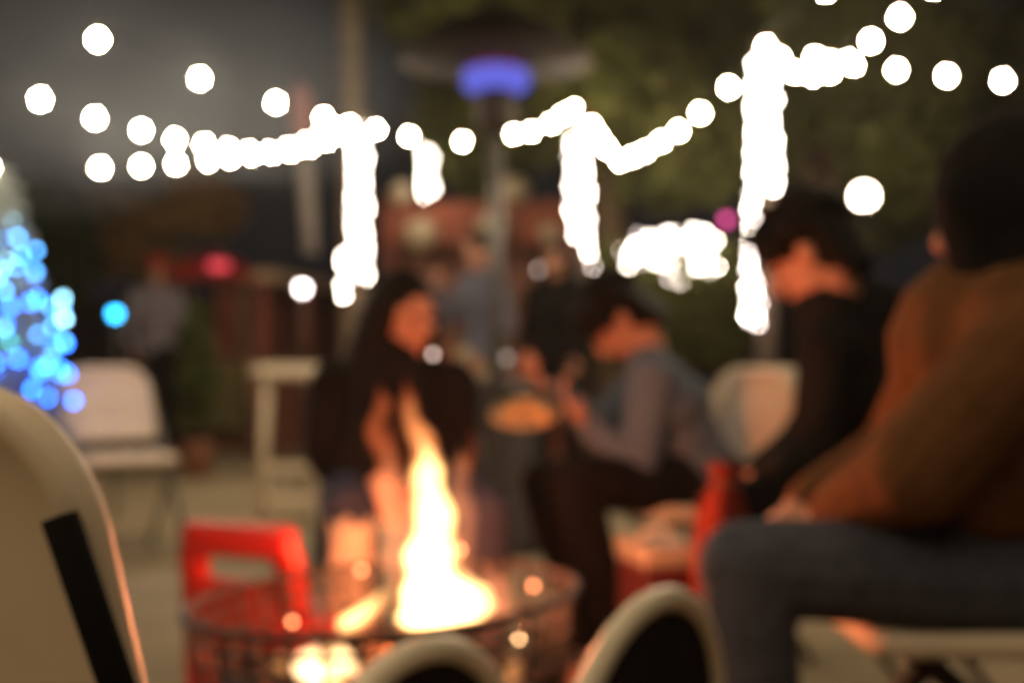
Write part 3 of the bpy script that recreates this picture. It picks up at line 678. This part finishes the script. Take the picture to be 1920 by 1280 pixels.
def person(label, J, top_m, leg_m, shoe_m=None, voxel=.007, hair='short', face=True, group=None, curl=.6, s=1.0, hair_m=None, sleeves=True, topname='jacket', hood=False, extra_top=None, fat=1.0, hands=True):
    base = Vector(J['base']); t = thing('person', label, 'person', base, 0, group)
    G = {k: (Vector(v)-base) for k, v in J.items() if k not in ('face', 'up', 'base', 'pl', 'pr')}
    hc = G['head']; f = Vector(J['face']).normalized(); up = Vector(J.get('up', (0,0,1)))
    chest = (G['shl']+G['shr'])/2; pel = (G['hpl']+G['hpr'])/2; neck = chest.lerp(hc, .42)+Vector((0,0,.01))
    def torso(bm, g):
        sdir = (G['shl']-G['shr']).normalized()
        sp = (chest-pel).normalized(); fr = sdir.cross(sp).normalized(); rot = Matrix((sdir, fr, sdir.cross(fr).normalized())).transposed()
        H = (chest-pel).length
        ell(bm, pel+sp*.03, ((.165+g)*fat, (.115+g)*fat, .12+g), rot); ell(bm, pel.lerp(chest, .38), ((.145+g)*fat, (.105+g)*fat, H*.38), rot)
        ell(bm, pel.lerp(chest, .68), ((.165+g)*fat, (.112+g)*fat, H*.36), rot); ell(bm, chest-sp*.03, (.15+g, .085+g, .075+g), rot)
        cap(bm, G['shl'], G['shr'], .055+g, .055+g)
        cap(bm, G['shl'].lerp(chest, .7)+sp*.03, chest.lerp(hc, .2), .05+g, .05+g); cap(bm, G['shr'].lerp(chest, .7)+sp*.03, chest.lerp(hc, .2), .05+g, .05+g)
    def arms(bm, g, toh):
        for a in 'lr':
            cap(bm, G['sh'+a], G['el'+a], .052+g, .042+g)
            w = G['wr'+a] if toh else G['el'+a].lerp(G['wr'+a], .97)
            cap(bm, G['el'+a], w, .041+g, .027+g)
    def legs(bm, g, toa=True):
        for a in 'lr':
            cap(bm, G['hp'+a], G['kn'+a], .083+g, .058+g); e = G['an'+a] if toa else G['kn'+a].lerp(G['an'+a], .95)
            cap(bm, G['kn'+a], G['kn'+a].lerp(e, .3), .056+g, .055+g); cap(bm, G['kn'+a].lerp(e, .3), e, .055+g, .036+g)
    bm = bmesh.new(); W_, rot = head_bits(bm, hc, f, up, s)
    cap(bm, chest, W_(0, -.02, -.07), .058, .050); torso(bm, 0); arms(bm, 0, True); legs(bm, 0)
    for a in 'lr':
        cap(bm, G['an'+a], G['to'+a], .036, .024)
        fd = (G['wr'+a]-G['el'+a]).normalized(); sd = 1 if a == 'l' else -1
        pn = Vector(J['p'+a]) if 'p'+a in J else Vector((0, 0, -1))
        hand(bm, G['wr'+a], fd+pn.normalized()*.12, pn, sd, curl, s)
    obj('body', fuse(bm, min(voxel, .0055) if hands else voxel), M_skin, t)
    if face:
        for sd in (-1, 1):
            bm = bmesh.new(); ell(bm, W_(sd*.031, .079, .008), (.012, .008, .008), rot, 10, 8); obj('eye', bm, M_eye, t)
    bm = bmesh.new(); torso(bm, .016); arms(bm, .014, False)
    if extra_top: extra_top(bm, G)
    if hood:
        cap(bm, chest.lerp(hc, .15), chest.lerp(hc, .15)-f*.05, .10, .09)
    obj(topname, fuse(bm, voxel, 3), top_m, t)
    bm = bmesh.new(); legs(bm, .013)
    sp = (chest-pel).normalized(); ell(bm, pel+sp*.0, (.178, .135, .115)); obj('trousers', fuse(bm, voxel, 3), leg_m, t)
    for a in 'lr':
        bm = bmesh.new(); d = (G['to'+a]-G['an'+a]); d.z = 0; d.normalize(); an = G['an'+a]; an0 = Vector((an.x, an.y, .045-base.z))
        cap(bm, an0-d*.035, an0+d*.12, .042, .036); cap(bm, an, an0, .045, .045); obj('shoe', fuse(bm, voxel, 2), shoe_m or M_black, t)
    bm = bmesh.new(); hm = hair_m or M_hair
    ell(bm, W_(0, -.020, .038), (.087*s, .100*s, .092*s), rot); ell(bm, W_(0, -.05, -.01), (.080*s, .062*s, .085*s), rot)
    if hair == 'long':
        for k in range(26):
            a = math.pi*(1.0+ (k/25-.5)*1.55)+math.pi*.5; a = R(180)+R(-118+k*236/25)
            dx, dy = math.sin(a)*.082, math.cos(a)*.085
            st = W_(dx, dy-.015, .03); m1 = W_(dx*1.28, dy*1.12-.03, -.12); en = Vector((0,0,-1))*(.24+.05*math.sin(k*1.7))+W_(dx*2.1, dy*1.15-.03, -.14)
            cap(bm, st, m1, .022, .030); cap(bm, m1, en, .030, .016)
    if hair == 'messy':
        for k in range(34):
            v = Vector((random.gauss(0,1), random.gauss(-.2,1), abs(random.gauss(.3,.8)))).normalized()
            ell(bm, W_(v.x*.088, -.015+v.y*.10, .035+v.z*.095), (.03, .03, .026))
        for k in range(9):
            q = (k-4)/4; cap(bm, W_(q*.07, .06, .085), W_(q*.078, .088-.03*abs(q), .032), .022, .014)
            cap(bm, W_(q*.075, -.06-.03*(1-abs(q)), .02), W_(q*.07, -.065-.02*(1-abs(q)), -.09), .03, .022)
    if hair == 'hood':
        ell(bm, W_(0, -.03, .025), (.125, .14, .138), rot); cap(bm, W_(0, -.05, -.03), chest.lerp(hc, .2)-f*.03, .11, .125)
        for sd in (-1, 1): cap(bm, W_(sd*.08, .045, .03), W_(sd*.075, .035, -.17), .042, .055)
        cap(bm, W_(0, .0, -.15), chest.lerp(hc, .1)+f*.04, .07, .10)
    me = fuse(bm, max(.005, voxel*.8), 2); obj('hood' if hair == 'hood' else 'hair', me, hm, t)
    if hair == 'cap':
        bm = bmesh.new(); ell(bm, W_(0, -.01, .062), (.092, .105, .075), rot); ell(bm, W_(0, .105, .045), (.07, .06, .009), rot); obj('cap', fuse(bm, .006, 1), M_red, t)
    return t, G, base

def seat_pose(head, face, chest, shw, hip, knees, ankles, hands, elbows, up=(0,0,1), sdir=None, pl=None, pr=None):
    """side = unit vector pointing to the sitter's left"""
    fz = Vector(face); fz.z = 0; fz.normalize(); sd = Vector(sdir) if sdir else Vector((-fz.y, fz.x, 0)); sd.normalize()
    chest = Vector(chest); hip = Vector(hip)
    J = dict(base=(hip.x, hip.y, 0), head=head, face=face, up=up, shl=chest+sd*shw, shr=chest-sd*shw, hpl=hip+sd*.095, hpr=hip-sd*.095,
             knl=knees[0], knr=knees[1], anl=ankles[0], anr=ankles[1], wrl=hands[0], wrr=hands[1], ell=elbows[0], elr=elbows[1])
    for a in 'lr':
        k = Vector(J['kn'+a]); h = Vector(J['hp'+a]); d = k-h; d.z = 0; d.normalize(); an = Vector(J['an'+a]); J['to'+a] = an+d*.15+Vector((0,0,-.04))
    if pl: J['pl'] = pl
    if pr: J['pr'] = pr
    return J
M_denim = mat('dark_denim', (.075, .078, .10), .9, .2, 30, .3)
M_greyjean = mat('grey_jeans', (.045, .05, .08), .9, .15, 30, .3)
M_blackcloth = mat('black_cloth', (.008, .007, .007), .9, .3, 14, .5)
M_brown = mat('brown_hoodie', (.12, .052, .02), .95, .15, 18, .5)
M_greysw = mat('grey_sweater', (.12, .145, .19), .95, .12, 18, .5)
M_darkjk = mat('dark_jacket', (.010, .009, .009), .9, .3, 12, .5)
M_bluesh = mat('slate_shirt', (.12, .125, .17), .9, .15, 10, .3)
M_khaki = mat('khaki_cloth', (.40, .32, .21), .9, .12, 10, .3)
M_greysh = mat('grey_shirt', (.20, .18, .21), .9, .15, 10, .3)

# 1 right foreground person, profile facing left
def bulky(bm, G):
    pel = (G['hpl']+G['hpr'])/2; ch_ = (G['shl']+G['shr'])/2
    cap(bm, G['shl'], G['ell'], .085, .082); cap(bm, G['ell'], G['ell'].lerp(G['wrl'], .9), .078, .048)
    cap(bm, G['shr'], G['elr'], .085, .08); cap(bm, G['elr'], G['elr'].lerp(G['wrr'], .9), .075, .046)
    cap(bm, ch_+Vector((.0, 0, -.03)), pel+Vector((-.02, 0, .12)), .175, .165)
    cap(bm, G['shl'].lerp(ch_, .3), G['ell'].lerp(pel, .5)+Vector((0,0,.06)), .11, .10)
D = 2.02
hip = P(1975, 1075, D+.03)
J = seat_pose(P(1885, 405, D), (-.9, .5, -.2), P(1872, 628, D), .175, hip, (P(1395, 1060, D-.13), P(1420, 1050, D+.20)), (P(1455, 1590, D-.13), P(1420, 1560, D+.22)),
              (P(1560, 962, D-.02), P(1510, 945, D+.12)), (P(1725, 880, D-.20), P(1700, 850, D+.22)), sdir=(0, -1, 0), pl=(0,.2,-1), pr=(0,-.2,-1))
J['anl'].z = J['anr'].z = .09; J['tol'].z = J['tor'].z = .04
person('nearest person at right in brown hoodie, dark hood up, hands on knees', J, M_brown, M_denim, hair='hood', hair_m=M_blackcloth, voxel=.007, group='people sitting round the fire', curl=.45, topname='hoodie', fat=1.15, extra_top=bulky)
chair_for((hip.x-.125, hip.y), -90, 'white folding chair under the nearest person in brown', True)

# 2 person in black at right, behind
D = 2.9
hip = P(1640, 955, D)
J = seat_pose(P(1517, 476, D), (-.7, .35, -.6), P(1585, 660, D), .17, hip, (P(1365, 955, D-.2), P(1370, 945, D+.12)), (P(1380, 1360, D-.2), P(1350, 1330, D+.15)),
              (P(1440, 900, D-.15), P(1420, 890, D+.05)), (P(1530, 850, D-.2), P(1500, 830, D+.2)), pl=(0,0,-1), pr=(0,0,-1))
J['anl'].z = J['anr'].z = .09; J['tol'].z = J['tor'].z = .04
def collar(bm, G):
    c = (G['shl']+G['shr'])/2; q = c.lerp(G['head'], .42)
    cap(bm, c, q, .105, .085); cap(bm, c+Vector((.09, .02, .02)), q+Vector((.10, .02, .0)), .09, .08)
t, G, base = person('man in black jacket with pale zip seated second from right', J, M_darkjk, M_blackcloth, extra_top=collar, hair='messy', voxel=.007, group='people sitting round the fire')
bm = bmesh.new(); zc = [P(1532, 628, D-.13), P(1540, 700, D-.15), P(1536, 770, D-.155), P(1530, 850, D-.16)]
tube(bm, [q-base for q in zc], .014, 6); obj('zip', bm, mat('pale_zip', (.30, .25, .2), .5, .1, 5), t)
chair_for((hip.x, hip.y), -72, 'white folding chair under the man in the black jacket')

# 3 man leaning forward in grey sweater
D = 3.7
hip = P(1300, 902, D+.02)
J = seat_pose(P(1160, 600, D), (-.72, .1, -1.05), P(1225, 708, D), .165, hip, (P(1075, 905, D-.33), P(1020, 905, D+.05)), (P(1160, 1230, D-.3), P(1090, 1200, D+.08)),
              (P(1105, 800, D-.22), P(1038, 738, D-.0)), (P(1195, 880, D-.22), P(1120, 800, D+.1)), up=(-.5, 0, 1), pl=(0,0,1), pr=(-.3,-.3,.6))
J['anl'].z = J['anr'].z = .09; J['tol'].z = J['tor'].z = .04
person('black haired man in grey sweater leaning over a plate', J, M_greysw, M_blackcloth, hair='messy', voxel=.007, group='people sitting round the fire', curl=.4, topname='sweater', fat=1.08)
chair_for((hip.x, hip.y), -70, 'white folding chair under the man in the grey sweater')
# plate held
p = P(985, 778, 3.48)
t = thing('plate', 'tan plate of food held by the man in grey', 'plate', p); t.rotation_euler = (R(24), R(-4), 0)
bm = bmesh.new(); lathe(bm, [(.02, -.012), (.062, -.012), (.095, .006), (.097, .009), (.062, -.006), (.02, -.006)], 32); obj('dish', bm, mat('tan_plate', (.72, .46, .25), .6, .08, 5), t)
for k, (x, y, r_) in enumerate(((-.03, 0, .03), (.04, -.02, .027), (.0, .04, .026))):
    bm = bmesh.new(); ell(bm, (x, y, .012), (r_, r_*.9, .022)); obj('food', bm, mat('toasted_food', (.65, .38, .16), .8, .3, 30, .5), t)

# 4 woman behind the fire
D = 3.55
hip = P(745, 905, D+.05)
J = seat_pose(P(758, 592, D-.05), (.75, -.85, -.2), P(738, 728, D), .155, hip, (P(905, 965, D-.42), P(650, 965, D-.42)), (P(900, 1330, D-.42), P(680, 1330, D-.42)),
              (P(800, 900, D-.30), P(700, 900, D-.28)), (P(840, 850, D-.05), P(630, 850, D-.05)), sdir=(1, 0, 0), pl=(-.3,0,-1), pr=(.3,0,-1))
J['anl'].z = J['anr'].z = .09; J['tol'].z = J['tor'].z = .04
def coat(bm, G):
    pel = (G['hpl']+G['hpr'])/2; ell(bm, pel+Vector((0, -.03, .12)), (.2, .15, .22))
    for a in 'lr': cap(bm, G['sh'+a]+Vector((0,0,.0)), G['el'+a], .085, .085)
    cap(bm, (G['shl']+G['shr'])/2+Vector((0,-.07,.06)), pel+Vector((0,-.16,.1)), .09, .16)
person('woman with long black hair and black coat seated behind the fire', J, M_blackcloth, M_greyjean, hair='long', voxel=.007, group='people sitting round the fire', topname='coat', extra_top=coat)
chair_for((hip.x, hip.y), 0, 'white folding chair under the woman behind the fire')
p = P(658, 680, 2.92); p.z = 0
t = thing('paper_bag', 'crumpled white paper bag standing before the knee of the woman', 'paper bag', p, R(20))
bm = bmesh.new(); prof = [(.062, 0), (.064, .05), (.06, .2), (.058, .38), (.05, .44), (.056, .485), (.05, .485), (.044, .43)]
lathe(bm, prof, 24)
for v in bm.verts:
    a = math.atan2(v.co.y, v.co.x); q = 1+.10*abs(math.cos(2*a))+.05*math.sin(7*a+v.co.z*20)*(v.co.z/.48); v.co.x *= q*.85; v.co.y *= q*.7; v.co.z += .012*math.sin(5*a)*(v.co.z > .4)
obj('bag_paper', bm, mat('white_paper', (.50, .40, .30), .9, .12, 20, .6), t)

# standing people in the background
def stand(label, px, d, h, facing, top_m, leg_m, hair, arms_up=None, group='people standing in the background'):
    b = P(px, 680, d); b.z = 0; k = h/1.75; f = Vector(facing).normalized(); sd = Vector((-f.y, f.x, 0))
    V = lambda s_, fw, z: b+sd*s_*k+f*fw*k+Vector((0,0,z*k))
    J = dict(base=b, head=V(0,.03,1.63), face=f+Vector((0,0,-.1)), shl=V(.17,0,1.42), shr=V(-.17,0,1.42), hpl=V(.09,0,.93), hpr=V(-.09,0,.93), knl=V(.11,.03,.50), knr=V(-.11,.01,.50),
             anl=V(.12,0,.09), anr=V(-.12,-.03,.09), tol=V(.14,.16,.03), tor=V(-.14,.13,.03), ell=V(.24,-.02,1.13), elr=V(-.24,-.02,1.13), wrl=V(.22,.16,.93), wrr=V(-.22,.16,.93))
    if arms_up: J['elr'] = V(-.2,.16,1.18); J['wrr'] = V(-.1,.30,1.38)
    J['pl'] = tuple(-sd); J['pr'] = tuple(sd)
    return person(label, J, top_m, leg_m, hair=hair, voxel=.010, group=group, topname='shirt', hands=False, s=1.0)
stand('person in grey shirt and red cap standing left of the cart', 292, 11.2, 1.78, (.5, -1, 0), M_greysh, M_blackcloth, 'cap')
stand('person in slate shirt and khaki trousers standing behind the heater', 905, 8.0, 1.66, (-.8, -.6, 0), M_bluesh, M_khaki, 'short', True)
stand('person all in black standing right of the heater pole', 1045, 8.3, 1.62, (-.4, -1, 0), M_blackcloth, M_blackcloth, 'long')

# ---------------------------------------------------------------- red things between the seated people
p = P(1232, 680, 2.95); p.z = 0
t = thing('placeholder', 'small red cooler with pale lid beside the right knee, for a seat edge and fire-lit leg', 'placeholder', p, R(14))  # made-up box standing in for a seat edge and fire-lit leg
bm = bmesh.new(); box(bm, (0, 0, .205), (.13, .20, .37)); obj('placeholder_body', bm, mat('fire_lit_red', (.11, .012, .01), .5, .1, 8), t, False, .015)
bm = bmesh.new(); box(bm, (0, 0, .418), (.14, .21, .055)); obj('lid', bm, mat('dull_cream_plastic', (.36, .28, .2), .5, .1, 8), t, False, .015)
bm = bmesh.new(); tube(bm, [(-.04, 0, .445), (-.035, 0, .462), (0, 0, .466), (.035, 0, .462), (.04, 0, .445)], .006, 8); obj('handle', bm, M_white, t)
p = P(1322, 680, 2.62); p.z = 0
t = thing('drawstring_sack', 'tall red cloth sack tied at top standing by the knee', 'sack', p); t.rotation_euler = (0, R(4), 0)
bm = bmesh.new(); lathe(bm, [(.02, 0), (.028, .03), (.042, .2), (.05, .38), (.057, .46), (.053, .53), (.040, .58), (.027, .605), (.036, .635), (.030, .648)], 24)
for v in bm.verts:
    a = math.atan2(v.co.y, v.co.x); q = 1+.07*math.sin(5*a+v.co.z*9); v.co.x *= q; v.co.y *= q
obj('cloth', bm, mat('red_cloth', (.15, .02, .011), .9, .2, 14, .5), t)
bm = bmesh.new(); tube(bm, [(.030*math.cos(a), .030*math.sin(a), .606) for a in np.linspace(0, 6.283, 16, endpoint=False)], .005, 6, True); obj('drawstring', bm, M_darkwood, t)

# ---------------------------------------------------------------- added air volumes standing in for veiling flare
bm = bmesh.new(); box(bm, (0, 6, 3.0), (22, 30, 8.2))  # thin air volume added for the veil and glow round the bulbs
hz = obj('flare_haze', bm, None if False else bpy.data.materials.new('flare_haze_air'), smooth=False); hm = hz.data.materials[0]; hm.use_nodes = True; n = hm.node_tree.nodes
n.remove(n['Principled BSDF']); pv = n.new('ShaderNodeVolumePrincipled'); pv.inputs['Color'].default_value = (.95, .93, .9, 1); pv.inputs['Density'].default_value = .0014; pv.inputs['Anisotropy'].default_value = .6
hm.node_tree.links.new(pv.outputs[0], n['Material Output'].inputs['Volume']); tag(hz, kind='stuff')

for q, rr_ in ((P(150, 60, 4.6), (1.0, 1.0, .55)), (P(330, 130, 5.6), (1.0, 1.1, .5)), (P(60, 170, 5.0), (.8, 1.0, .5)), (P(520, 190, 6.8), (.8, 1.0, .45))):  # ellipsoids put in for the grey flare around the upper left bulbs
    bm = bmesh.new(); ell(bm, (0, 0, 0), rr_, None, 20, 14); o = obj('flare_veil', bm, None or MATS.setdefault('flare_veil_air', bpy.data.materials.new('flare_veil_air'))); o.location = q; tag(o, kind='stuff')
sm = MATS['flare_veil_air']; sm.use_nodes = True; n = sm.node_tree.nodes
if 'Principled BSDF' in n: n.remove(n['Principled BSDF'])
pv = n.new('ShaderNodeVolumePrincipled'); pv.inputs['Color'].default_value = (.72, .82, 1, 1); pv.inputs['Density'].default_value = .021; pv.inputs['Anisotropy'].default_value = .5
sm.node_tree.links.new(pv.outputs[0], n['Material Output'].inputs['Volume'])
